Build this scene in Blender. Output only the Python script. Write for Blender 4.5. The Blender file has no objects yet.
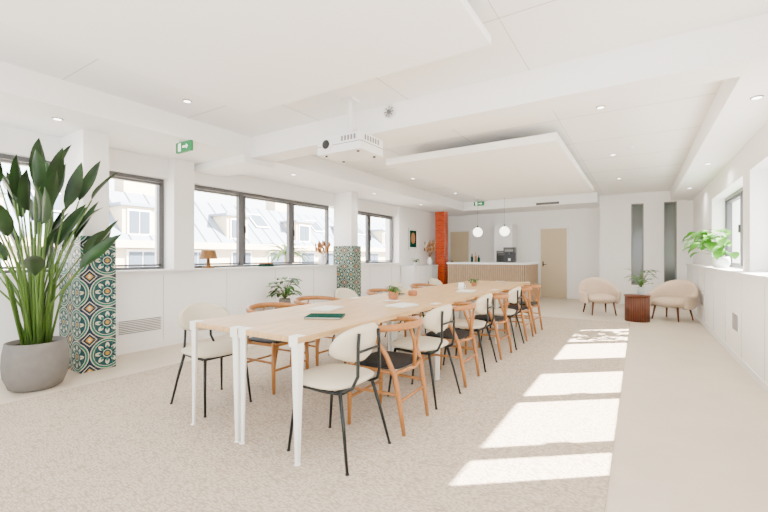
import bpy, math, random
from mathutils import Vector, Matrix
random.seed(7)
scene=bpy.context.scene
COL=scene.collection

# ---------------------------------------------------------------- materials
class N:
    def __init__(s,m): s.nt=m.node_tree; s.n=s.nt.nodes; s.l=s.nt.links
    def new(s,t,**k):
        x=s.n.new(t)
        for a,b in k.items(): setattr(x,a,b)
        return x
    def m(s,op,a,b=None,c=None):
        x=s.n.new('ShaderNodeMath'); x.operation=op
        for i,v in enumerate((a,b,c)):
            if v is None: continue
            if isinstance(v,(int,float)): x.inputs[i].default_value=v
            else: s.l.new(v,x.inputs[i])
        return x.outputs[0]
    def mix(s,f,a,b):
        x=s.n.new('ShaderNodeMix'); x.data_type='RGBA'
        for i,v in ((0,f),(6,a),(7,b)):
            if isinstance(v,(int,float)): x.inputs[i].default_value=v
            elif isinstance(v,tuple): x.inputs[i].default_value=(*v,1)
            else: s.l.new(v,x.inputs[i])
        return x.outputs[2]
def mat(name,col,rough=.6,metal=0,noise=0,nscale=8,bump=0,bscale=60,stretch=(1,1,1),spec=.4,emit=0):
    m=bpy.data.materials.new(name); m.use_nodes=True
    k=N(m); b=k.n['Principled BSDF']
    b.inputs['Base Color'].default_value=(*col,1); b.inputs['Roughness'].default_value=rough
    b.inputs['Metallic'].default_value=metal
    b.inputs['Specular IOR Level'].default_value=spec
    if emit:
        b.inputs['Emission Color'].default_value=(*col,1); b.inputs['Emission Strength'].default_value=emit
    if noise or bump:
        tc=k.new('ShaderNodeTexCoord'); mp=k.new('ShaderNodeMapping'); mp.inputs['Scale'].default_value=stretch
        k.l.new(tc.outputs['Object'],mp.inputs['Vector'])
        if noise:
            t=k.new('ShaderNodeTexNoise'); t.inputs['Scale'].default_value=nscale; t.inputs['Detail'].default_value=5
            k.l.new(mp.outputs[0],t.inputs['Vector'])
            f=k.m('MULTIPLY_ADD',t.outputs['Fac'],2.0,-.5); f=k.m('MINIMUM',k.m('MAXIMUM',f,0),1)
            d=tuple(c*(1-noise) for c in col); l=tuple(min(1,c*(1+noise*.5)) for c in col)
            k.l.new(k.mix(f,d,l),b.inputs['Base Color'])
        if bump:
            t=k.new('ShaderNodeTexNoise'); t.inputs['Scale'].default_value=bscale; t.inputs['Detail'].default_value=3
            k.l.new(mp.outputs[0],t.inputs['Vector'])
            bp=k.new('ShaderNodeBump'); bp.inputs['Strength'].default_value=bump; bp.inputs['Distance'].default_value=.01
            k.l.new(t.outputs['Fac'],bp.inputs['Height']); k.l.new(bp.outputs[0],b.inputs['Normal'])
    return m
M={}
M['wall']=mat('wall_paint',(.90,.88,.85),.7,bump=.03,bscale=90)
M['ceil']=mat('ceiling_paint',(.925,.92,.912),.8)
M['panel']=mat('acoustic_panel',(.95,.95,.945),.9,bump=.05,bscale=200)
M['trim']=mat('trim_paint',(.87,.85,.82),.5)
M['seam']=mat('seam_grey',(.45,.45,.45),.8)
M['floor']=mat('floor_concrete',(.62,.53,.42),.4,noise=.08,nscale=3,bump=.02,bscale=40)
M['oak']=mat('oak_top',(.56,.355,.155),.45,noise=.35,nscale=5,stretch=(9,.8,6))
M['beech']=mat('honey_wood',(.34,.135,.032),.4,noise=.25,nscale=8,stretch=(4,4,1))
M['blackseat']=mat('black_seat',(.010,.010,.011),.6,bump=.3,bscale=120,spec=.2)
M['blackmetal']=mat('black_metal',(.008,.011,.011),.4,metal=.3)
M['cream']=mat('cream_fabric',(.55,.49,.37),.85,bump=.25,bscale=150,spec=.2)
M['boucle']=mat('boucle_fabric',(.66,.51,.38),.95,noise=.18,nscale=60,bump=1,bscale=70,spec=.1)
M['whitemetal']=mat('white_metal',(.80,.79,.73),.35)
M['white']=mat('white_plastic',(.85,.85,.85),.35)
M['black']=mat('black_plastic',(.02,.02,.02),.3)
M['frame']=mat('window_aluminium',(.11,.11,.115),.45,metal=.2)
M['grille']=mat('grille_grey',(.20,.19,.18),.5)
M['dark']=mat('dark_gap',(.10,.075,.055),.9)
M['leafd']=mat('leaf_dark',(.020,.052,.014),.4,noise=.6,nscale=5,spec=.3)
M['leafm']=mat('leaf_mid',(.035,.13,.012),.45,noise=.35,nscale=10)
M['leafl']=mat('leaf_bright',(.08,.30,.015),.45,noise=.3,nscale=10)
M['stem']=mat('stem_green',(.07,.14,.02),.5)
M['orangef']=mat('orange_petal',(.90,.13,.003),.6,spec=.1)
M['dried']=mat('dried_flower',(.30,.13,.045),.9)
M['pot']=mat('concrete_pot',(.17,.157,.14),.85,noise=.15,nscale=12,bump=.2,bscale=60)
M['soil']=mat('soil',(.03,.02,.012),1,bump=.8,bscale=80)
M['walnut']=mat('walnut',(.13,.038,.016),.4,noise=.3,nscale=6,stretch=(6,6,1))
M['slat']=mat('slat_wood',(.42,.29,.18),.6,noise=.25,nscale=8,stretch=(5,5,1))
M['door']=mat('door_beige',(.58,.47,.31),.5)
M['darkglass']=mat('dark_glass',(.12,.14,.13),.15,spec=.5)
M['globe']=mat('globe_glass',(1,.93,.80),.3,emit=5)
M['lampon']=mat('downlight_lens',(1,.97,.92),.3,emit=10)
M['green']=mat('exit_green',(.001,.16,.045),.4,emit=.5)
M['signwhite']=mat('sign_white',(.9,.95,.9),.4,emit=1)
M['rope']=mat('rattan_wood',(.26,.12,.035),.6,noise=.2,nscale=30)
M['book1']=mat('book_green',(.002,.045,.030),.9,spec=.03)
M['paper']=mat('paper',(.80,.78,.72),.7)
M['facade']=mat('stone_facade',(.60,.50,.36),.9,noise=.08,nscale=1.5)
M['slate']=mat('zinc_roof',(.21,.245,.30),.6,noise=.12,nscale=2)
M['outwin']=mat('outside_window',(.07,.09,.12),.2)
M['brick']=mat('chimney_brick',(.45,.22,.12),.9)
M['outleaf']=mat('palm_leaf',(.09,.17,.03),.6)
M['terra']=mat('terracotta',(.38,.15,.06),.8)
M['glassv']=mat('grey_ceramic',(.4,.43,.42),.2)

def rug_mat():
    m=bpy.data.materials.new('woven_rug'); m.use_nodes=True; k=N(m); b=k.n['Principled BSDF']; b.inputs['Roughness'].default_value=.95
    b.inputs['Specular IOR Level'].default_value=.05
    tc=k.new('ShaderNodeTexCoord')
    ns=k.new('ShaderNodeTexNoise'); ns.inputs['Scale'].default_value=5; k.l.new(tc.outputs['Object'],ns.inputs['Vector'])
    mp=k.new('ShaderNodeMapping'); mp.inputs['Scale'].default_value=(.6,1.35,1); k.l.new(tc.outputs['Object'],mp.inputs['Vector'])
    ad=k.new('ShaderNodeMixRGB'); ad.blend_type='LINEAR_LIGHT'; ad.inputs[0].default_value=.04
    k.l.new(mp.outputs[0],ad.inputs[1]); k.l.new(ns.outputs['Color'],ad.inputs[2])
    v=k.new('ShaderNodeTexVoronoi'); v.inputs['Scale'].default_value=64; v.inputs['Randomness'].default_value=.75; k.l.new(ad.outputs[0],v.inputs['Vector'])
    n2=k.new('ShaderNodeTexNoise'); n2.inputs['Scale'].default_value=14; k.l.new(mp.outputs[0],n2.inputs['Vector'])
    h=k.m('SUBTRACT',1,v.outputs['Distance'])
    f=k.m('MINIMUM',k.m('MAXIMUM',k.m('MULTIPLY_ADD',v.outputs['Distance'],1.7,-.3),0),1)
    c=k.mix(f,(.60,.51,.405),(.35,.28,.21))
    c2=k.mix(k.m('MULTIPLY',n2.outputs['Fac'],.22),c,(.42,.345,.265))
    k.l.new(c2,b.inputs['Base Color'])
    bp=k.new('ShaderNodeBump'); bp.inputs['Strength'].default_value=.7; bp.inputs['Distance'].default_value=.006
    k.l.new(h,bp.inputs['Height']); k.l.new(bp.outputs[0],b.inputs['Normal'])
    return m
M['rug']=rug_mat()
def tile_mat():
    m=bpy.data.materials.new('encaustic_tiles'); m.use_nodes=True; k=N(m); b=k.n['Principled BSDF']; b.inputs['Roughness'].default_value=.45
    b.inputs['Specular IOR Level'].default_value=.25
    tc=k.new('ShaderNodeTexCoord'); s=k.new('ShaderNodeSeparateXYZ'); k.l.new(tc.outputs['Object'],s.inputs[0])
    def cell(T,off):
        U=k.m('ADD',s.outputs[0],s.outputs[1])
        x=k.m('SUBTRACT',k.m('FRACT',k.m('ADD',k.m('DIVIDE',U,T),off+100.3)),.5)
        y=k.m('SUBTRACT',k.m('FRACT',k.m('ADD',k.m('DIVIDE',s.outputs[2],T),off+100)),.5)
        r=k.m('SQRT',k.m('ADD',k.m('MULTIPLY',x,x),k.m('MULTIPLY',y,y)))
        a=k.m('ARCTAN2',y,x)
        return x,y,r,a
    x,y,r,a=cell(.34,0)
    navy=(.006,.022,.045); teal=(.006,.050,.058); cream=(.56,.54,.40); green=(.010,.13,.095); ochre=(.50,.25,.02)
    lt=lambda p,q:k.m('LESS_THAN',p,q); gt=lambda p,q:k.m('GREATER_THAN',p,q)
    c8=k.m('ABSOLUTE',k.m('COSINE',k.m('MULTIPLY',a,4))); s8=k.m('ABSOLUTE',k.m('SINE',k.m('MULTIPLY',a,4)))
    c=k.mix(lt(r,.49),navy,cream)
    c=k.mix(lt(r,.465),c,green)
    c=k.mix(lt(r,.405),c,cream)
    c=k.mix(lt(r,.39),c,teal)
    c=k.mix(lt(r,k.m('MULTIPLY_ADD',c8,.22,.13)),c,cream)
    c=k.mix(lt(r,k.m('MULTIPLY_ADD',c8,.18,.08)),c,green)
    c=k.mix(lt(r,k.m('MULTIPLY',s8,.26)),c,navy)
    c=k.mix(lt(r,.13),c,cream); c=k.mix(lt(r,.11),c,teal); c=k.mix(lt(r,.06),c,ochre)
    x2,y2,r2,a2=cell(.34,.5)
    e2=k.m('ADD',k.m('ABSOLUTE',x2),k.m('ABSOLUTE',y2))
    c=k.mix(lt(e2,.22),c,cream); c=k.mix(lt(e2,.19),c,navy); c=k.mix(lt(e2,.11),c,ochre); c=k.mix(lt(e2,.06),c,cream)
    x3,y3,r3,a3=cell(.17,0)
    e=k.m('MAXIMUM',k.m('ABSOLUTE',x3),k.m('ABSOLUTE',y3))
    c=k.mix(gt(e,.488),c,(.08,.09,.08))
    k.l.new(c,b.inputs['Base Color']); return m
M['tile']=tile_mat()
def brick_mat(name,c1,c2,mort,sx,sz,rough,ms=.01):
    m=bpy.data.materials.new(name); m.use_nodes=True; k=N(m); b=k.n['Principled BSDF']; b.inputs['Roughness'].default_value=rough
    tc=k.new('ShaderNodeTexCoord'); s=k.new('ShaderNodeSeparateXYZ'); k.l.new(tc.outputs['Object'],s.inputs[0])
    cb=k.new('ShaderNodeCombineXYZ'); k.l.new(k.m('ADD',s.outputs[0],s.outputs[1]),cb.inputs[0]); k.l.new(s.outputs[2],cb.inputs[1])
    t=k.new('ShaderNodeTexBrick'); t.inputs['Scale'].default_value=1; t.inputs['Brick Width'].default_value=sx; t.inputs['Row Height'].default_value=sz
    t.inputs['Mortar Size'].default_value=ms; t.inputs['Color1'].default_value=(*c1,1); t.inputs['Color2'].default_value=(*c2,1); t.inputs['Mortar'].default_value=(*mort,1)
    k.l.new(cb.outputs[0],t.inputs['Vector']); k.l.new(t.outputs['Color'],b.inputs['Base Color']); return m
M['orange']=brick_mat('orange_glazed_tiles',(.62,.055,.004),(.42,.03,.003),(.5,.12,.04),.10,.05,.2,.004)

# ---------------------------------------------------------------- mesh builder
class MB:
    def __init__(s): s.v=[];s.f=[];s.mi=[];s.sm=[];s.mats=[]
    def _m(s,name):
        if name not in s.mats: s.mats.append(name)
        return s.mats.index(name)
    def add(s,vs,fs,m,smooth=False,T=None):
        o=len(s.v); 
        for p in vs:
            p=Vector(p); s.v.append(tuple(T@p) if T else tuple(p))
        i=s._m(m)
        for f in fs: s.f.append(tuple(a+o for a in f)); s.mi.append(i); s.sm.append(smooth)
    def box(s,x0,x1,y0,y1,z0,z1,m,T=None):
        vs=[(x,y,z) for z in (z0,z1) for y in (y0,y1) for x in (x0,x1)]
        s.add(vs,[(0,2,3,1),(4,5,7,6),(0,1,5,4),(2,6,7,3),(0,4,6,2),(1,3,7,5)],m,False,T)
    def tube(s,pts,rad,m,seg=10,T=None,flat=1.0):
        pts=[Vector(p) for p in pts]; n=len(pts)
        if isinstance(rad,(int,float)): rad=[rad]*n
        vs=[];fs=[]; ref=None
        for i,p in enumerate(pts):
            t=(pts[min(i+1,n-1)]-pts[max(i-1,0)]).normalized()
            if ref is None:
                ref=Vector((0,0,1)) if abs(t.z)<.9 else Vector((1,0,0))
            a=(ref-t*ref.dot(t)).normalized(); ref=a; b=t.cross(a)
            for j in range(seg):
                an=2*math.pi*j/seg; vs.append(p+(a*math.cos(an)*flat+b*math.sin(an))*rad[i])
        for i in range(n-1):
            for j in range(seg):
                k=(j+1)%seg; fs.append((i*seg+j,i*seg+k,(i+1)*seg+k,(i+1)*seg+j))
        fs.append(tuple(range(seg-1,-1,-1))); fs.append(tuple((n-1)*seg+j for j in range(seg)))
        s.add(vs,fs,m,True,T)
    def lathe(s,prof,m,c=(0,0,0),seg=32,T=None,smooth=True):
        vs=[];fs=[];n=len(prof)
        for r,z in prof:
            for j in range(seg):
                a=2*math.pi*j/seg; vs.append((c[0]+r*math.cos(a),c[1]+r*math.sin(a),c[2]+z))
        for i in range(n-1):
            for j in range(seg):
                k=(j+1)%seg; fs.append((i*seg+j,i*seg+k,(i+1)*seg+k,(i+1)*seg+j))
        fs.append(tuple(range(seg-1,-1,-1))); fs.append(tuple((n-1)*seg+j for j in range(seg)))
        s.add(vs,fs,m,smooth,T)
    def ell(s,c,r,m,seg=20,rings=12,p=2.0,T=None):
        def sp(v): return math.copysign(abs(v)**(2/p),v)
        vs=[];fs=[]
        for i in range(1,rings):
            ph=-math.pi/2+math.pi*i/rings
            for j in range(seg):
                a=2*math.pi*j/seg
                cp=math.cos(ph)
                vs.append((c[0]+r[0]*cp**.7*sp(math.cos(a)),c[1]+r[1]*cp**.7*sp(math.sin(a)),c[2]+r[2]*math.sin(ph)))
        vs.append((c[0],c[1],c[2]-r[2]));vs.append((c[0],c[1],c[2]+r[2]))
        for i in range(rings-2):
            for j in range(seg):
                k=(j+1)%seg; fs.append((i*seg+j,i*seg+k,(i+1)*seg+k,(i+1)*seg+j))
        B=len(vs)-2
        for j in range(seg):
            k=(j+1)%seg; fs.append((k,j,B)); fs.append(((rings-2)*seg+j,(rings-2)*seg+k,B+1))
        s.add(vs,fs,m,True,T)
    def shell(s,fn,nu,nv,th,m,T=None):
        P=[[Vector(fn(i/nu,j/nv)) for j in range(nv+1)] for i in range(nu+1)]
        def nrm(i,j):
            a=P[min(i+1,nu)][j]-P[max(i-1,0)][j]; b=P[i][min(j+1,nv)]-P[i][max(j-1,0)]
            n=a.cross(b); return n.normalized() if n.length>1e-9 else Vector((0,0,1))
        vs=[];W=nv+1
        for sgn in (1,-1):
            for i in range(nu+1):
                for j in range(nv+1):
                    e=min(1,min(i,nu-i,)*.6+.35,min(j,nv-j)*.6+.35) if th>.02 else 1
                    vs.append(P[i][j]+nrm(i,j)*sgn*th/2*e)
        o=(nu+1)*W; fs=[]
        for i in range(nu):
            for j in range(nv):
                a,b,c,d=i*W+j,(i+1)*W+j,(i+1)*W+j+1,i*W+j+1
                fs.append((a,b,c,d)); fs.append((d+o,c+o,b+o,a+o))
        for i in range(nu):
            a,b=i*W,(i+1)*W; fs.append((b,a,a+o,b+o)); a,b=i*W+nv,(i+1)*W+nv; fs.append((a,b,b+o,a+o))
        for j in range(nv):
            a,b=j,j+1; fs.append((a,b,b+o,a+o)); a,b=nu*W+j,nu*W+j+1; fs.append((b,a,a+o,b+o))
        s.add(vs,fs,m,True,T)
    def leaf(s,p,d,n,L,W,m,droop=.3,fold=.15,seg=7,wave=0,pk=.45):
        p=Vector(p); d=Vector(d).normalized(); n=Vector(n); n=(n-d*n.dot(d))
        if n.length<1e-3: n=Vector((1,0,0))
        n.normalize(); vs=[];fs=[]; q=p.copy(); dd=d.copy()
        for i in range(seg+1):
            t=i/seg; side=dd.cross(n).normalized()
            w=W/2*(math.sin(math.pi*min(1,t**(math.log(.5)/math.log(pk))))**.8 if 0<t<1 else 0.02)
            for sx in (-1,-.5,0,.5,1):
                vs.append(q+side*w*sx+n*abs(sx)*w*fold*2+n*wave*math.sin(t*9)*w*abs(sx))
            q=q+dd*(L/seg); dd=(dd-n*droop/seg+Vector((0,0,-droop*.6/seg))).normalized(); n=(n-dd*n.dot(dd)).normalized()
        for i in range(seg):
            for j in range(4):
                a=i*5+j; fs.append((a,a+1,a+6,a+5))
        s.add(vs,fs,m,True)
        return q
    def mesh(s,name):
        me=bpy.data.meshes.new(name); me.from_pydata(s.v,[],s.f)
        for n in s.mats: me.materials.append(M[n])
        for i,p in enumerate(me.polygons): p.material_index=s.mi[i]; p.use_smooth=s.sm[i]
        me.update(); return me
    def obj(s,name,loc=(0,0,0),rot=0,bevel=0):
        return place(name,s.mesh(name),loc,rot,bevel)
def place(name,me,loc=(0,0,0),rot=0,bevel=0):
    o=bpy.data.objects.new(name,me); o.location=loc; o.rotation_euler=(0,0,rot); COL.objects.link(o)
    if bevel:
        b=o.modifiers.new('bevel','BEVEL'); b.width=bevel; b.segments=2; b.limit_method='ANGLE'; b.angle_limit=math.radians(50)
    return o
def cbox(name,x0,x1,y0,y1,z0,z1,m,bevel=0):
    cx,cy=(x0+x1)/2,(y0+y1)/2
    b=MB(); b.box(x0-cx,x1-cx,y0-cy,y1-cy,0,z1-z0,m); return b.obj(name,(cx,cy,z0),0,bevel)

# ---------------------------------------------------------------- room shell
YB=-1.6; YE=12.7; H=2.85; XL=-5.5; XR=.98
SILL=1.03; HEADL=2.33; HEADR=2.25
cbox('floor',-6.0,1.6,YB-.2,YE+.2,-.2,0,'floor')
cbox('ceiling',-6.0,1.6,YB-.2,YE+.2,H,H+.2,'ceil')
b=MB()   # left wall
b.box(-5.95,XL,YB,YE,0,SILL,'wall'); b.box(-5.95,-5.6,YB,9.4,HEADL,H,'wall')
b.box(-5.95,XL,9.4,YE,SILL,H,'wall')
b.box(-5.95,-5.45,3.12,3.42,SILL,H,'wall')
b.box(-5.95,-5.6,YB,-1.2,SILL,HEADL,'wall')
b.obj('wall_left')
b=MB()   # right wall
b.box(XR,1.5,YB,YE,0,SILL,'wall'); b.box(1.1,1.5,YB,YE,HEADR,H,'wall')
for y0,y1 in ((YB,-1.2),(2.5,3.57),(6.28,6.66),(9.2,YE)): b.box(1.1,1.5,y0,y1,SILL,HEADR,'wall')
b.obj('wall_right')
b=MB()   # back wall; its wide window is unseen, added for more sky light
b.box(-6,1.6,YB-.2,YB,0,.9,'wall'); b.box(-6,1.6,YB-.2,YB,2.4,H,'wall')
b.box(-6,-5.2,YB-.2,YB,.9,2.4,'wall'); b.box(1,1.6,YB-.2,YB,.9,2.4,'wall'); b.obj('wall_back')
cbox('wall_far',-6,1.6,YE,YE+.2,0,H,'wall')
b=MB()
b.box(-.89,XR,12.1,YE,0,.50,'wall'); b.box(-.89,XR,12.1,YE,2.58,H,'wall')
b.box(-.89,-.17,12.1,YE,.5,2.58,'wall'); b.box(.10,.52,12.1,YE,.5,2.58,'wall'); b.box(.78,1.1,12.1,YE,.5,2.58,'wall')
b.obj('wall_partition')
for i,(x0,x1) in enumerate(((-.17,.10),(.52,.78))):
    b=MB(); b.box(x0,x1,12.22,12.24,.5,2.58,'darkglass')
    for a,c in ((x0,x0+.025),(x1-.025,x1)): b.box(a,c,12.12,12.2,.5,2.58,'grille')
    b.box(x0,x1,12.12,12.2,.5,.53,'grille'); b.box(x0,x1,12.12,12.2,2.55,2.58,'grille')
    b.obj('window_%d'%(20+i))
# soffits and beam
cbox('ceiling_soffit',-5.95,-4.44,YB,YE,2.6,H,'ceil')
cbox('ceiling_soffit',.65,1.5,3.92,YE,2.6,H,'ceil')
cbox('ceiling_soffit',-4.44,-.89,11.4,YE,2.6,H,'ceil')
cbox('ceiling_beam',-4.6,1.5,3.6,3.92,2.57,H,'ceil')
cbox('ceiling_beam',-5.6,-4.44,3.5,4.02,2.5,2.6,'ceil')
# ceiling seams
b=MB()
for x in (-3.2,-2.0,-.8): 
    b.box(x-.002,x+.002,YB,11.4,H-.002,H+.01,'seam')
for y in (.3,1.5,2.7,5.1,6.3,7.5,8.7,9.9): b.box(-4.44,.65,y-.002,y+.002,H-.002,H+.01,'seam')
b.obj('trim_1')
cbox('trim_2',-5.95,-5.46,YB,9.4,SILL,SILL+.025,'trim')
cbox('trim_3',.95,1.5,YB,12.1,SILL,SILL+.025,'trim')
cbox('baseboard_left',-5.5,-5.485,YB,YE,0,.08,'trim')
cbox('baseboard_right',.965,.98,YB,12.1,0,.08,'trim')
cbox('baseboard_far',-5.48,-.89,12.685,12.7,0,.08,'trim')
b=MB()
for i in range(14):
    y=-1+i*1.0
    b.box(.977,.99,y-.002,y+.002,.09,.98,'seam')
    b.box(-5.51,-5.497,y-.002,y+.002,.09,.98,'seam')
b.obj('trim_4')

wn=0
def window(plane,segs,z0,z1):
    global wn
    for y0,y1 in segs:
        wn+=1; b=MB(); h=z1-z0; w=y1-y0; t=.035
        b.box(-.04,.04,0,t,0,h,'frame'); b.box(-.04,.04,w-t,w,0,h,'frame'); b.box(-.04,.04,t,w-t,0,t,'frame'); b.box(-.04,.04,t,w-t,h-.05,h,'frame')
        a=t+.008
        b.box(-.02,.05,a,a+.028,a,h-.06,'frame'); b.box(-.02,.05,w-a-.028,w-a,a,h-.06,'frame')
        b.box(-.02,.05,a,w-a,a,a+.028,'frame'); b.box(-.02,.05,a,w-a,h-.09,h-.06,'frame')
        s=1 if plane<0 else -1
        b.box(.05*s-.01,.05*s+.02,a+.005,a+.022,h*.45,h*.45+.12,'black')
        b.obj('window_%d'%wn,(plane,y0,z0))
window(-5.75,[(-1.2,-.1),(-.1,.9),(.9,1.85),(2.1,3.12),(3.42,4.45),(4.45,5.6),(5.6,6.72),(6.98,8.25),(8.25,9.4)],SILL+.025,HEADL)
window(1.32,[(-1.2,0),(0,1.25),(1.25,2.5),(3.57,4.16),(4.16,5.28),(5.28,6.28),(6.66,7.9),(7.9,9.2)],SILL+.025,HEADR)  # group nearest the back wall is unseen, added to bring in light
b=MB()
for x in (-5.2,-3.65,-2.1,-.55,.95): b.box(x,x+.05,-.05,.05,0,1.5,'frame')
b.box(-5.2,1,-.05,.05,0,.05,'frame'); b.box(-5.2,1,-.05,.05,1.45,1.5,'frame'); b.obj('window_30',(0,YB-.1,.9))  # frame of the unseen back window added to brighten the room

# structural columns
cbox('column',-5.6,-5.02,1.88,2.13,0,2.6,'wall')
cbox('column',-5.6,-5.12,6.75,6.98,0,2.6,'wall')
cbox('tiled_pillar',-5.6,-4.95,1.83,2.17,0,1.455,'tile',.004)
cbox('tiled_pillar',-5.6,-5.06,6.73,7.02,0,1.455,'tile',.004)
cbox('tiled_column',-5.3,-5.0,11.25,11.53,0,2.6,'orange',.004)

def door(name,x0,x1,h):
    b=MB(); w=x1-x0
    b.box(0,w,-.04,0,0.01,h,'door'); b.box(-.05,0,-.05,.0,0,h+.05,'trim'); b.box(w,w+.05,-.05,0,0,h+.05,'trim'); b.box(0,w,-.05,0,h,h+.05,'trim')
    b.box(.06,.075,-.1,-.04,.98,1.0,'blackmetal'); b.box(.06,.17,-.105,-.09,.98,1.0,'blackmetal'); b.box(.05,.085,-.046,-.04,.93,1.08,'blackmetal')
    b.obj(name,(x0,YE,0))
door('door_1',-5.4,-4.75,2.05); door('door_2',-2.49,-1.77,2.05)

cbox('rug',-4.45,-.138,-1.2,8.6,.0,.014,'rug',.004)

# ---------------------------------------------------------------- ceiling items
for y0,y1,zb,th in ((-1.2,2.60,2.63,.06),(5.1,9.5,2.61,.10)):
    b=MB(); b.box(-1.2,1.2,-(y1-y0)/2,(y1-y0)/2,0,th,'panel')
    for sx in (-.9,.9):
        for sy in (-1,1): b.tube([(sx,sy*(y1-y0)*.35,th),(sx,sy*(y1-y0)*.35,H-zb)],.008,'white',8)
    b.obj('ceiling_panel',(-2.02,(y0+y1)/2,zb),0,.005)
b=MB(); b.lathe([(.042,-.006),(.045,-.003),(.045,0),(.032,.001),(.032,.002)],'grille',seg=20); b.lathe([(.034,-.008),(.033,-.0065)],'lampon',seg=20)
dl=b.mesh('downlight')
pts=[]
for y in (.8,2.4,4.9,7.3,9.6): 
    for x in (-3.95,-.35): pts.append((x,y,H))
for y in (1.6,4.8,7.2,9.4): pts.append((-4.85,y,2.6))
for y in (4.6,7.5,10): pts.append((.85,y,2.6))
for x in (-2.7,-1.4): pts+= [(x,4.5,H),(x,10.3,H)]
for p in pts: place('recessed_downlight',dl,(p[0],p[1],p[2]-.002))
for i,p in enumerate(pts):
    L=bpy.data.lights.new('downlight_lamp','SPOT'); L.energy=42; L.spot_size=math.radians(160); L.spot_blend=1; L.color=(1,.95,.88); L.shadow_soft_size=.05
    o=bpy.data.objects.new('downlight_lamp',L); o.location=(p[0],p[1],p[2]-.03); COL.objects.link(o)
b=MB(); b.lathe([(.05,0),(.05,-.02),(.03,-.04),(.0,-.04)],'white'); sd=b.mesh('smoke_detector')
place('smoke_detector',sd,(-.1,6.9,H)); place('smoke_detector',sd,(-3.6,4.6,H))
# projector hanging on a pole
b=MB()
b.box(-.27,.27,-.20,.20,0,.17,'white'); b.box(-.23,.23,-.16,.16,.17,.19,'white'); b.box(-.272,.272,-.202,.202,.075,.082,'grille')
b.tube([(-.13,-.20,.085),(-.13,-.23,.085)],.062,'white',20); b.tube([(-.13,-.231,.085),(-.13,-.237,.085)],.046,'black',20)
for i in range(5): b.box(.04+i*.038,.062+i*.038,-.206,-.20,.10,.15,'grille')
for i in range(6): b.box(.27,.275,-.13+i*.045,-.11+i*.045,.10,.15,'grille')
for sx in (-.2,.2):
    for sy in (-.14,.14): b.tube([(sx,sy,-.012),(sx,sy,.0)],.015,'black',10)
b.tube([(0,0,.18),(0,0,.56)],.028,'white',12); b.box(-.07,.07,-.07,.07,.555,.585,'white'); b.box(-.10,.10,-.07,.07,.19,.22,'white'); b.box(-.05,.05,-.05,.05,.22,.28,'trim')
b.obj('ceiling_projector',(-2.50,3.28,2.265),math.radians(0),.010)
b=MB()
T=Matrix.Rotation(math.radians(90),4,'X')
b.lathe([(.075,0),(.075,.02),(.06,.025),(.06,.012),(.0,.012)],'white',T=T)
for i in range(8):
    a=i*math.pi/4; b.tube([(0,-.02,0),(.06*math.cos(a),-.02,.06*math.sin(a))],.005,'grille',6)
b.tube([(0,-.03,0),(0,-.01,0)],.02,'grille',12)
b.obj('vent_diffuser',(-2.22,3.6,2.76))
b=MB(); b.box(-.15,.15,-.015,.015,-.14,-.02,'green'); b.tube([(-.1,0,-.02),(-.1,0,0)],.006,'white',6); b.tube([(.1,0,-.02),(.1,0,0)],.006,'white',6)
b.box(-.01,.06,-.018,-.015,-.09,-.07,'signwhite'); b.add([(.06,-.018,-.11),(.10,-.018,-.08),(.06,-.018,-.05)],[(0,1,2)],'signwhite')
b.box(-.10,-.05,-.018,-.015,-.125,-.035,'signwhite')
em=b.mesh('exit_sign'); place('exit_sign',em,(-4.5,2.70,2.6)); place('exit_sign',em,(-3.95,11.37,2.6+.25))
b=MB(); b.box(0,.58,-.012,0,0,.06,'black'); 
for i in range(3): b.box(.01,.57,-.018,-.012,.01+i*.017,.018+i*.017,'grille')
b.obj('air_grille',(-2.36,11.4,2.62))

def grille(x,y,z,w,h,s):
    b=MB(); b.box(-.006,.006,0,w,0,h,'trim')
    n=int(h/.022)
    for i in range(n): b.box(min(0,s*.012),max(0,s*.012),.015,w-.015,.01+i*.022,.02+i*.022,'grille')
    b.obj('vent_grille',(x+s*.006,y,z))
grille(XL,2.42,.24,.55,.18,1); grille(XL,4.4,.24,.55,.18,1); grille(XL,8.0,.24,.55,.18,1)
grille(XR,3.1,.35,.35,.2,-1); grille(XR,6.1,.35,.35,.2,-1); grille(XR,9.0,.35,.35,.2,-1)

# ---------------------------------------------------------------- tables
W=.545; Lt=1.955
b=MB()
b.box(-W/2+.002,W/2-.002,-Lt/2+.002,Lt/2-.002,.715,.75,'oak')
for sx in (-1,1):
    for sy in (-1,1):
        x=sx*(W/2-.035); y=sy*(Lt/2-.03)
        cx,cy=x+sx*.012,y+sy*.012
        for (a,c,ox,oy) in (((.026,.004),(.010,.004),-sx*.018,sy*.006),((.004,.026),(.004,.010),sx*.006,-sy*.018)):
            bx,by=cx+ox*.4,cy+oy*.4; tx,ty=cx+ox,cy+oy
            vs=[(bx-c[0],by-c[1],0),(bx+c[0],by-c[1],0),(bx+c[0],by+c[1],0),(bx-c[0],by+c[1],0),
                (tx-a[0],ty-a[1],.714),(tx+a[0],ty-a[1],.714),(tx+a[0],ty+a[1],.714),(tx-a[0],ty+a[1],.714)]
            b.add(vs,[(3,2,1,0),(4,5,6,7),(0,1,5,4),(1,2,6,5),(2,3,7,6),(3,0,4,7)],'whitemetal')
        b.tube([(cx,cy,0.0),(cx-sx*.004,cy-sy*.004,.714)],[.009,.012],'whitemetal',8)
        b.box(cx-.035-sx*.02,cx+.035-sx*.02,cy-.03-sy*.02,cy+.03-sy*.02,.75,.754,'whitemetal')
        b.box(cx-.035-sx*.02,cx+.035-sx*.02,cy+sy*.016-.003,cy+sy*.016+.003,.69,.754,'whitemetal')
        b.lathe([(.02,0),(.02,.006),(.012,.010)],'whitemetal',(cx,cy,0),12)
tm=b.mesh('dining_table')
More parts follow.
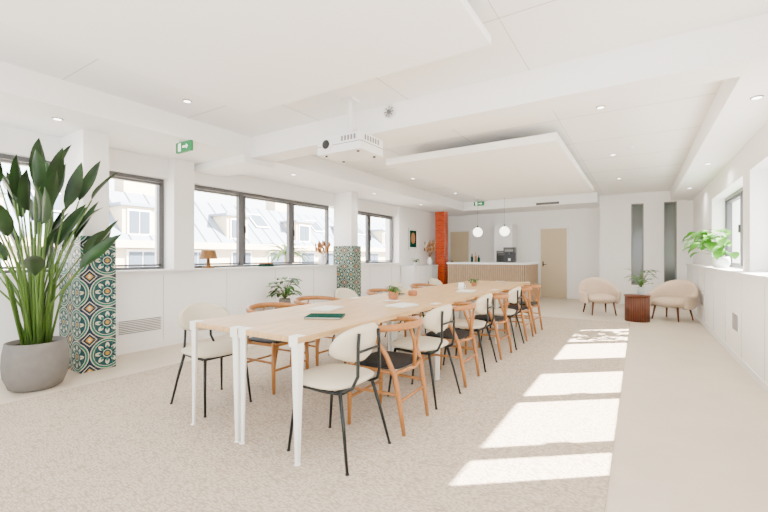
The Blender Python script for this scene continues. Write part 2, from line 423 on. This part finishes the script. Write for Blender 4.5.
for i in range(3):
    for x in (-2.485,-1.94): place('dining_table',tm,(x,1.69+Lt/2+i*Lt,.014),0,.003)

# ---------------------------------------------------------------- chairs
def arc(a0,a1,n,fn): return [fn(a0+(a1-a0)*i/n) for i in range(n+1)]
def shell_chair():
    b=MB()
    b.ell((0,.01,.455),(.235,.225,.035),'cream',28,10,p=3.2)
    def back(u,v):
        a=(u-.5)*2; h=(v-.5)*2
        w=.225*(1-abs(h)**3*.28); x=a*w
        hh=.115*(1-abs(a)**3.0*.45)
        return (x,-.235+.09*a*a-.03*h,.70+hh*h)
    b.shell(back,14,8,.04,'cream')
    r=.0105
    for s in (-1,1):
        b.tube([(s*.20,.215,0),(s*.185,.185,.25),(s*.17,.16,.42)],[.009,.011,.012],'blackmetal')
        b.tube([(s*.225,-.27,0),(s*.19,-.215,.25),(s*.165,-.17,.42)],[.009,.011,.012],'blackmetal')
        b.tube([(s*.165,.16,.415),(s*.165,-.05,.41),(s*.16,-.17,.415),(s*.135,-.235,.45),(s*.115,-.262,.52),(s*.11,-.262,.70),(s*.10,-.262,.77)],r,'blackmetal')
        b.lathe([(.012,0),(.012,.01)],'black',(s*.20,.215,0),10); b.lathe([(.012,0),(.012,.01)],'black',(s*.225,-.27,0),10)
    b.tube([(-.165,.13,.412),(.165,.13,.412)],r,'blackmetal'); b.tube([(-.16,-.13,.412),(.16,-.13,.412)],r,'blackmetal')
    b.tube([(-.11,-.262,.66),(.11,-.262,.66)],r*.8,'blackmetal')
    return b.mesh('upholstered_dining_chair')
def wish_chair():
    b=MB(); w='beech'
    b.ell((0,.005,.445),(.225,.205,.022),'blackseat',28,8,p=4)
    def rail(a):
        return (.275*math.sin(a),.02-.26*math.cos(a),.715+.02*math.cos(a))
    p=arc(-math.radians(118),math.radians(118),22,rail)
    b.tube(p,[.013+.006*math.sin(math.pi*i/22) for i in range(23)],w,10,flat=1.35)
    for s in (-1,1):
        b.tube([(s*.225,.20,0),(s*.225,.195,.25),(s*.22,.19,.45)],[.014,.019,.016],w)
        b.tube([(s*.20,-.235,0),(s*.205,-.205,.20),(s*.215,-.17,.40),(s*.235,-.115,.54),(s*.262,-.06,.64),(s*.272,-.03,.70)],[.013,.018,.020,.017,.015,.012],w)
        b.tube([(s*.222,.19,.43),(s*.213,-.175,.42)],.013,w); b.tube([(s*.224,.19,.27),(s*.206,-.195,.27)],.011,w)
        b.tube([(0,-.215,.42),(s*.008,-.225,.54),(s*.03,-.23,.61),(s*.075,-.225,.725)],[.014,.014,.012,.011],w,flat=.6)
    b.tube([(-.22,.19,.42),(.22,.19,.42)],.014,w); b.tube([(-.21,-.175,.42),(0,-.215,.42),(.21,-.175,.42)],.013,w)
    b.tube([(-.224,.19,.20),(.224,.19,.20)],.011,w); b.tube([(-.206,-.2,.22),(.206,-.2,.22)],.011,w)
    return b.mesh('wishbone_chair')
SC=shell_chair(); WC=wish_chair()
def chair(kind,x,y,side,j=0):
    rot=(math.pi/2 if side>0 else -math.pi/2)+j
    place('upholstered_dining_chair' if kind=='W' else 'wishbone_chair',SC if kind=='W' else WC,(x,y,.0145),rot)
for kd,y,j,dx in (('W',2.0,0,.0),('Y',2.56,.05,.05),('W',3.16,-.05,.02),('Y',3.75,.03,.04),('W',4.35,.04,.0),('Y',4.95,-.04,.04),('W',5.55,.02,.02),('Y',6.15,.0,.05),('Y',6.8,-.05,.05)):
    chair(kd,-1.645+dx,y,1,j)
for kd,y,j,dx in (('W',2.05,-.08,.0),('Y',2.68,.05,.04),('Y',3.4,-.04,-.06),('W',4.05,.05,.0),('Y',4.7,0,.0),('W',5.35,.03,.0),('Y',6.0,0,-.02),('W',6.7,-.03,.0)):
    chair(kd,-2.98+dx,y,-1,j)

# ---------------------------------------------------------------- lounge armchairs
def armchair():
    b=MB()
    def back(u,v):
        a=math.radians(-122+244*u); c=max(0,math.cos(a)); top=.50+.27*c**.9
        z=.24+(top-.24)*v; R=.30+.045*v
        return (R*1.10*math.sin(a),.02-R*math.cos(a),z)
    b.shell(back,28,8,.095,'boucle')
    b.ell((0,.03,.34),(.29,.31,.10),'boucle',28,12,p=3)
    for s in (-1,1):
        b.tube([(s*.20,.22,.27),(s*.235,.26,0)],[.022,.012],'walnut'); b.tube([(s*.20,-.19,.27),(s*.235,-.25,0)],[.022,.012],'walnut')
    return b.mesh('boucle_armchair')
AC=armchair()
place('boucle_armchair',AC,(-.72,9.7,0),math.radians(205)); place('boucle_armchair',AC,(.55,9.6,0),math.radians(150))
b=MB()
for i in range(40):
    a=2*math.pi*i/40; b.tube([(.19*math.cos(a),.19*math.sin(a),0.0),(.19*math.cos(a),.19*math.sin(a),.47)],.016,'walnut',6)
b.lathe([(.185,0),(.185,.47)],'walnut'); b.lathe([(.215,.47),(.22,.475),(.22,.495),(.215,.50)],'walnut')
b.obj('fluted_side_table',(-.03,9.05,0))

# ---------------------------------------------------------------- plants
def pot_profile(r,h): return [(r*.62,0),(r*.80,h*.06),(r*.96,h*.30),(r,h*.52),(r*.97,h*.78),(r*.90,h),(r*.82,h),(r*.80,h*.9),(0,h*.9)]
b=MB(); b.lathe(pot_profile(.25,.44),'pot',seg=40); b.lathe([(.20,.40),(.0,.405)],'soil')
R=random.Random(12); PX,PY=-4.80,1.42; cnt=0
while cnt<50:
    a=R.uniform(0,2*math.pi); lean=R.uniform(.03,.50); h=R.uniform(.75,1.66)-lean*.5
    L=R.uniform(.36,.50)
    bx,by=.11*R.random()*math.cos(a),.11*R.random()*math.sin(a)
    top=Vector((bx+lean*math.cos(a),by+lean*math.sin(a),.4+h))
    mid=Vector((bx+lean*.30*math.cos(a),by+lean*.30*math.sin(a),.4+h*.55))
    d=((top-mid).normalized()+Vector((math.cos(a),math.sin(a),0))*R.uniform(.05,.35)).normalized()
    tip=top+d*L
    if tip.x+PX<-5.42 or top.z+L>2.5 : continue
    if tip.y+PY>1.74 and tip.x+PX<-4.88: continue
    cnt+=1
    b.tube([(bx,by,.39),mid,top],[.012,.009,.006],'stem',6)
    an=a+R.uniform(-1.4,1.4)
    b.leaf(top,d,(-math.cos(an),-math.sin(an),.2),L,R.uniform(.10,.15),'leafd',droop=R.uniform(-.1,.35),fold=.22,seg=9,wave=.08,pk=.42)
for (dx,dy,z) in ((-.12,-.36,1.80),):
    b.tube([(0,0,.4),(dx*.5,dy*.5,z*.7),(dx,dy,z)],.008,'stem',6)
    b.leaf((dx,dy,z),(.5,-.1,.15),(0,0,1),.2,.04,'stem',droop=.1,fold=.4)
    for q in range(7): b.leaf((dx,dy,z),(-.45+q*.15,-.2+q*.08,.8),(.5,-.8,0),.17,.05,'orangef',droop=.1,fold=.2)
b.obj('bird_of_paradise_plant',(PX,PY,.0))

def bushy(name,loc,potr,poth,potmat,n,Lr,Wr,lm,spread,height,seed=1,droop=.8,xmax=9):
    R=random.Random(seed); b=MB(); b.lathe(pot_profile(potr,poth),potmat,seg=28); b.lathe([(potr*.8,poth*.9),(0,poth*.91)],'soil')
    k=0
    while k<n:
        a=R.uniform(0,2*math.pi); s=R.random()**.6*spread; z=poth+R.uniform(.15,1)*height; L=R.uniform(*Lr)
        if (s+L)*math.cos(a)>xmax: continue
        k+=1
        tip=Vector((s*math.cos(a),s*math.sin(a),z)); b.tube([(0,0,poth*.88),(tip.x*.5,tip.y*.5,poth+(z-poth)*.65),tip],[.004,.003,.002],'stem',5)
        b.leaf(tip,(math.cos(a),math.sin(a),R.uniform(-.2,.6)),(-math.cos(a)*.3,-math.sin(a)*.3,1),L,R.uniform(*Wr),lm,droop=droop,fold=.12)
    return b.obj(name,loc)
bushy('fiddle_leaf_plant',(1.09,8.2,SILL+.025),.12,.17,'white',58,(.18,.28),(.11,.16),'leafl',.34,.42,5,xmax=.16)
bushy('potted_peperomia',(-2.25,3.72,.766),.055,.085,'terra',36,(.05,.08),(.02,.03),'leafm',.05,.06,8)
bushy('potted_succulent',(-2.2,6.1,.766),.045,.06,'terra',30,(.05,.08),(.02,.03),'leafm',.04,.06,9)
b=MB(); 
for s in (-1,1):
    for t in (-1,1): b.tube([(s*.13,t*.13,0),(s*.10,t*.10,.36)],[.009,.012],'beech',8)
b.lathe([(.17,.35),(.17,.375)],'beech'); b.obj('plant_stand',(-5.1,4.85,0))
bushy('rubber_plant',(-5.1,4.85,.376),.10,.14,'pot',50,(.14,.22),(.08,.12),'leafm',.16,.34,11,.5)
bushy('leafy_branch_vase',(.03,9.05,.50),.06,.15,'glassv',32,(.12,.18),(.05,.08),'leafm',.17,.34,14,.5)
def dried(loc,h,seed):
    R=random.Random(seed); b=MB(); b.lathe([(.05,0),(.08,.03),(.085,.10),(.05,.18),(.035,.21),(.042,.23),(.03,.23),(.0,.2)],'white',seg=24)
    for i in range(34):
        a=R.uniform(0,6.28); s=R.uniform(.03,.18); z=R.uniform(.6,1)*h
        tip=Vector((s*math.cos(a),s*math.sin(a),z)); b.tube([(0,0,.2),tip*.6+Vector((0,0,.08)),tip],.0025,'dried',5)
        b.ell(tip,(.018,.018,.05),'dried',8,6)
        b.leaf(tip*.8+Vector((0,0,.05)),(math.cos(a),math.sin(a),1),(0,0,1),.09,.03,'dried',droop=.5)
    return b.obj('dried_flower_vase',loc)
dried((-5.58,6.35,SILL+.025),.48,2); 
b=MB(); b.box(-.2,.2,-.75,.75,.06,.95,'trim'); b.box(-.18,.18,-.72,.72,0,.06,'dark'); 
for y in (-.375,0,.375): b.box(.2,.203,y-.003,y+.003,.08,.93,'seam')
b.box(-.21,.21,-.76,.76,.95,.975,'white'); b.obj('sideboard_cabinet',(-5.27,10.2,0),0,.004)
dried((-5.25,10.75,.976),.7,5); bushy('potted_succulent',(-5.25,9.9,.976),.06,.08,'white',24,(.08,.12),(.02,.04),'leafm',.06,.12,19)
b=MB(); b.box(0,.02,0,.5,0,.62,'paper'); b.box(.02,.025,.06,.44,.07,.55,'book1'); b.ell((.026,.25,.33),(.004,.12,.16),'terra',16,8)
for a,c in ((0,.02),(.48,.5)): b.box(.0,.035,a,c,0,.62,'white')
b.box(0,.035,0,.5,0,.02,'white'); b.box(0,.035,0,.5,.6,.62,'white'); b.obj('framed_picture',(-5.5,9.9,1.42))

b=MB(); b.lathe([(.085,0),(.09,.01),(.09,.02),(.03,.03),(.022,.16)],'rope',seg=24); b.lathe([(.135,.14),(.13,.145),(.10,.27),(.095,.275),(.0,.275)],'rope',seg=24)
b.obj('table_lamp',(-5.56,3.72,SILL+.025))
b=MB(); b.box(-.08,.08,-.11,.11,0,.025,'book1'); b.box(-.07,.075,-.10,.10,.025,.05,'black'); b.box(-.075,.07,-.1,.1,.05,.07,'terra'); b.obj('book_stack',(-5.57,4.85,SILL+.025),.1,.002)
def bookat(x,y,r,m,w=.2,l=.28):
    b=MB(); b.box(-w/2,w/2,-l/2,l/2,0,.003,m); b.box(-w/2+.004,w/2-.004,-l/2+.004,l/2-.004,.003,.009,'paper'); b.box(-w/2,w/2,-l/2,l/2,.009,.013,m); b.obj('notebook',(x,y,.766),r)
bookat(-2.06,2.38,.5,'book1',.28,.21); bookat(-2.36,2.75,.2,'paper'); bookat(-1.9,3.3,-.1,'paper'); bookat(-2.5,4.2,.1,'book1',.14,.2); bookat(-1.95,5.1,.1,'paper')
b=MB(); b.lathe([(.05,0),(.055,.02),(.055,.05),(.045,.06),(.04,.055),(0,.02)],'terra',seg=24); b.obj('ceramic_bowl',(-2.3,4.25,.766))
b=MB(); b.lathe([(.04,0),(.04,.10),(.036,.10),(.035,.01),(0,.01)],'white',seg=20); b.tube([(.04,0,.08),(.065,0,.07),(.065,0,.04),(.04,0,.03)],.005,'white',8); b.obj('mug',(-2.1,5.3,.766))

# ---------------------------------------------------------------- kitchen
b=MB(); w=2.05; dp=1.4
b.box(0,w,0,dp,0,1.02,'dark')
n=40
for i in range(n): x=i*w/n; b.box(x+.003,x+.036,-.03,0,0.03,1.02,'slat')
for i in range(28): y=i*dp/28; b.box(w,w+.03,y+.003,y+.036,.03,1.02,'slat')
b.box(-.03,w+.05,-.05,dp,1.02,1.06,'white'); b.box(0,w,-.01,dp,0,.03,'slat')
b.obj('bar_counter',(-4.45,10.3,0),0)
b=MB(); b.box(-.15,.15,-.17,.17,0,.04,'black'); b.box(-.15,.15,-.02,.17,.04,.40,'black'); b.box(-.15,.15,-.17,.17,.27,.42,'black'); b.box(-.11,.11,-.175,-.17,.30,.36,'grille')
b.tube([(0,-.10,.27),(0,-.10,.22)],.02,'grille',10); b.lathe([(.03,.045),(.035,.11),(.03,.11),(.028,.05)],'white',(0,-.10,0),14)
b.obj('coffee_machine',(-3.05,11.35,1.062),.1,.006)
b=MB(); b.box(0,.55,0,.5,0,2.2,'white'); b.box(.02,.53,-.015,0,.06,.9,'white'); b.box(.02,.53,-.015,0,1.45,2.17,'white'); b.box(.07,.48,-.02,0,.95,1.4,'black')
b.box(.10,.45,-.03,-.02,1.32,1.38,'grille'); b.box(.12,.43,-.035,-.02,1.27,1.285,'grille')
b.obj('oven_tower',(-3.75,12.18,0),0,.004)
b=MB(); b.box(0,.8,0,.5,0,.9,'white'); b.box(-.01,.8,-.01,.5,.9,.93,'slat'); b.box(.395,.402,-.006,0,.05,.88,'seam'); b.obj('kitchen_base_cabinet',(-4.6,12.18,0),0,.003)
b=MB()
for i,(dx,hh) in enumerate(((0,.24),(.11,.28),(.2,.2))): b.lathe([(.035,0),(.036,hh*.6),(.014,hh*.75),(.014,hh),(.0,hh)],'brick' if i==1 else 'book1',(dx,0,0),14)
b.obj('bottle_group',(-4.1,11.2,1.062))
for x in (-3.77,-3.03):
    b=MB(); R0=.13; b.lathe([(R0*math.sin(math.pi*i/16)+.0001,-R0*math.cos(math.pi*i/16)) for i in range(17)],'globe',(0,0,0),28)
    b.tube([(0,0,R0-.01),(0,0,R0+.05)],.02,'blackmetal'); b.tube([(0,0,R0+.05),(0,0,H-1.9-.03)],.003,'grille',6); b.lathe([(.05,H-1.9-.03),(.05,H-1.9)],'white'); b.obj('pendant_lamp',(x,10.75,1.9))
b=MB(); b.box(-.04,.04,-.01,0,-.04,.04,'white'); b.box(-.02,.02,-.014,-.01,-.03,.03,'trim'); b.obj('light_switch',(-.6,12.1,1.15),0,.002)

# ---------------------------------------------------------------- exterior
def building(name,x,y0,y1,sgn,ztop,zr,run):
    b=MB()
    b.box(min(x,x-sgn*8),max(x,x-sgn*8),y0,y1,-12,ztop,'facade')
    c=x+sgn*.35
    b.box(min(x-sgn,c),max(x-sgn,c),y0,y1,ztop-.05,ztop+.18,'facade')
    xr=x-sgn*run
    vs=[(x,y0,ztop+.18),(x,y1,ztop+.18),(xr,y1,zr),(xr,y0,zr),(x-sgn*8,y0,zr+.4),(x-sgn*8,y1,zr+.4)]
    b.add(vs,[(0,1,2,3),(3,2,5,4)],'slate')
    yy=y0
    while yy<y1-.6:
        b.add([(x,yy,ztop+.21),(x,yy+.04,ztop+.21),(xr,yy+.04,zr+.03),(xr,yy,zr+.03)],[(0,1,2,3)],'frame')
        yy+=.65
    yy=y0+.8; i=0
    while yy<y1-1.5:
        for zb in (-1.6,-4.8,-8):
            zz=ztop-2.2+zb+2
            b.box(x-.02,x+sgn*.06,yy,yy+.95,zz,zz+1.7,'trim') if sgn>0 else b.box(x-.06,x+.02,yy,yy+.95,zz,zz+1.7,'trim')
            for q in (.06,.5): 
                xs=sorted((x+sgn*.06,x+sgn*.09)); b.box(xs[0],xs[1],yy+q,yy+q+.39,zz+.08,zz+1.62,'outwin')
        if i%2==0:
            z0=ztop+.25; h=1.05; xs=sorted((x-sgn*.25,x-sgn*2.0)); b.box(xs[0],xs[1],yy,yy+1.0,z0,z0+h,'facade')
            xs=sorted((x-sgn*.20,x-sgn*.26)); b.box(xs[0],xs[1],yy+.14,yy+.86,z0+.12,z0+h-.1,'trim')
            xs=sorted((x-sgn*.17,x-sgn*.21))
            for q in (.2,.53): b.box(xs[0],xs[1],yy+q,yy+q+.28,z0+.18,z0+h-.16,'outwin')
            xs=sorted((x-sgn*.12,x-sgn*2.1)); b.box(xs[0],xs[1],yy-.1,yy+1.1,z0+h,z0+h+.09,'slate')
        else:
            t0,t1=.45,.75
            P=lambda t,y:(x-sgn*run*t+sgn*.04,y,ztop+.18+(zr-ztop-.18)*t+.05)
            b.add([P(t0-.03,yy),P(t0-.03,yy+.8),P(t1+.03,yy+.8),P(t1+.03,yy)],[(0,1,2,3)],'trim')
            Q=lambda t,y:(x-sgn*run*t+sgn*.06,y,ztop+.18+(zr-ztop-.18)*t+.07)
            b.add([Q(t0,yy+.07),Q(t0,yy+.73),Q(t1,yy+.73),Q(t1,yy+.07)],[(0,1,2,3)],'outwin')
        yy+=1.9; i+=1
    for yc in (y0+4,y0+13,y0+20):
        xs=sorted((xr,xr-sgn*.7)); b.box(xs[0],xs[1],yc,yc+1.3,zr-.3,zr+1.1,'facade')
        for q in range(4): b.lathe([(.11,zr+1.1),(.09,zr+1.5)],'brick',(sum(xs)/2,yc+.2+q*.3,0),10)
    b.obj(name)
building('apartment_building',-13.5,-6,26,1,1.55,3.5,1.9)
building('apartment_building',14,-6,30,-1,0.6,2.2,1.9)
b=MB(); R=random.Random(4)
b.lathe([(.22,-.6),(.26,0),(.22,0)],'terra'); b.tube([(0,0,0),(0,0,.5)],.05,'brick')
for i in range(40):
    a=R.uniform(0,6.28); b.leaf((0,0,.5),(math.cos(a),math.sin(a),R.uniform(.2,1.6)),(-math.cos(a),-math.sin(a),1),R.uniform(.6,.85),.08,'outleaf',droop=1.0)
b.obj('terrace_palm',(-7.3,7.0,.75))
cbox('terrace',-8.2,-5.96,YB,13,-.2,.15,'facade')

# ---------------------------------------------------------------- light
w=bpy.data.worlds.new('World'); scene.world=w; w.use_nodes=True
bg=w.node_tree.nodes['Background']; bg.inputs[0].default_value=(.91,.95,1,1); bg.inputs[1].default_value=11.0
S=bpy.data.lights.new('sun','SUN'); S.energy=110; S.angle=math.radians(.5); S.color=(1,.94,.85)
so=bpy.data.objects.new('sun',S); COL.objects.link(so)
so.rotation_euler=Vector((-1.05,-.85,-1)).to_track_quat('-Z','Y').to_euler()

cam=bpy.data.cameras.new('camera'); co=bpy.data.objects.new('camera',cam); COL.objects.link(co)
co.location=(0,0,1.24); co.rotation_euler=(math.radians(90),0,math.atan(255/400)); cam.lens=18.75; cam.sensor_width=36; cam.clip_start=.05
scene.camera=co
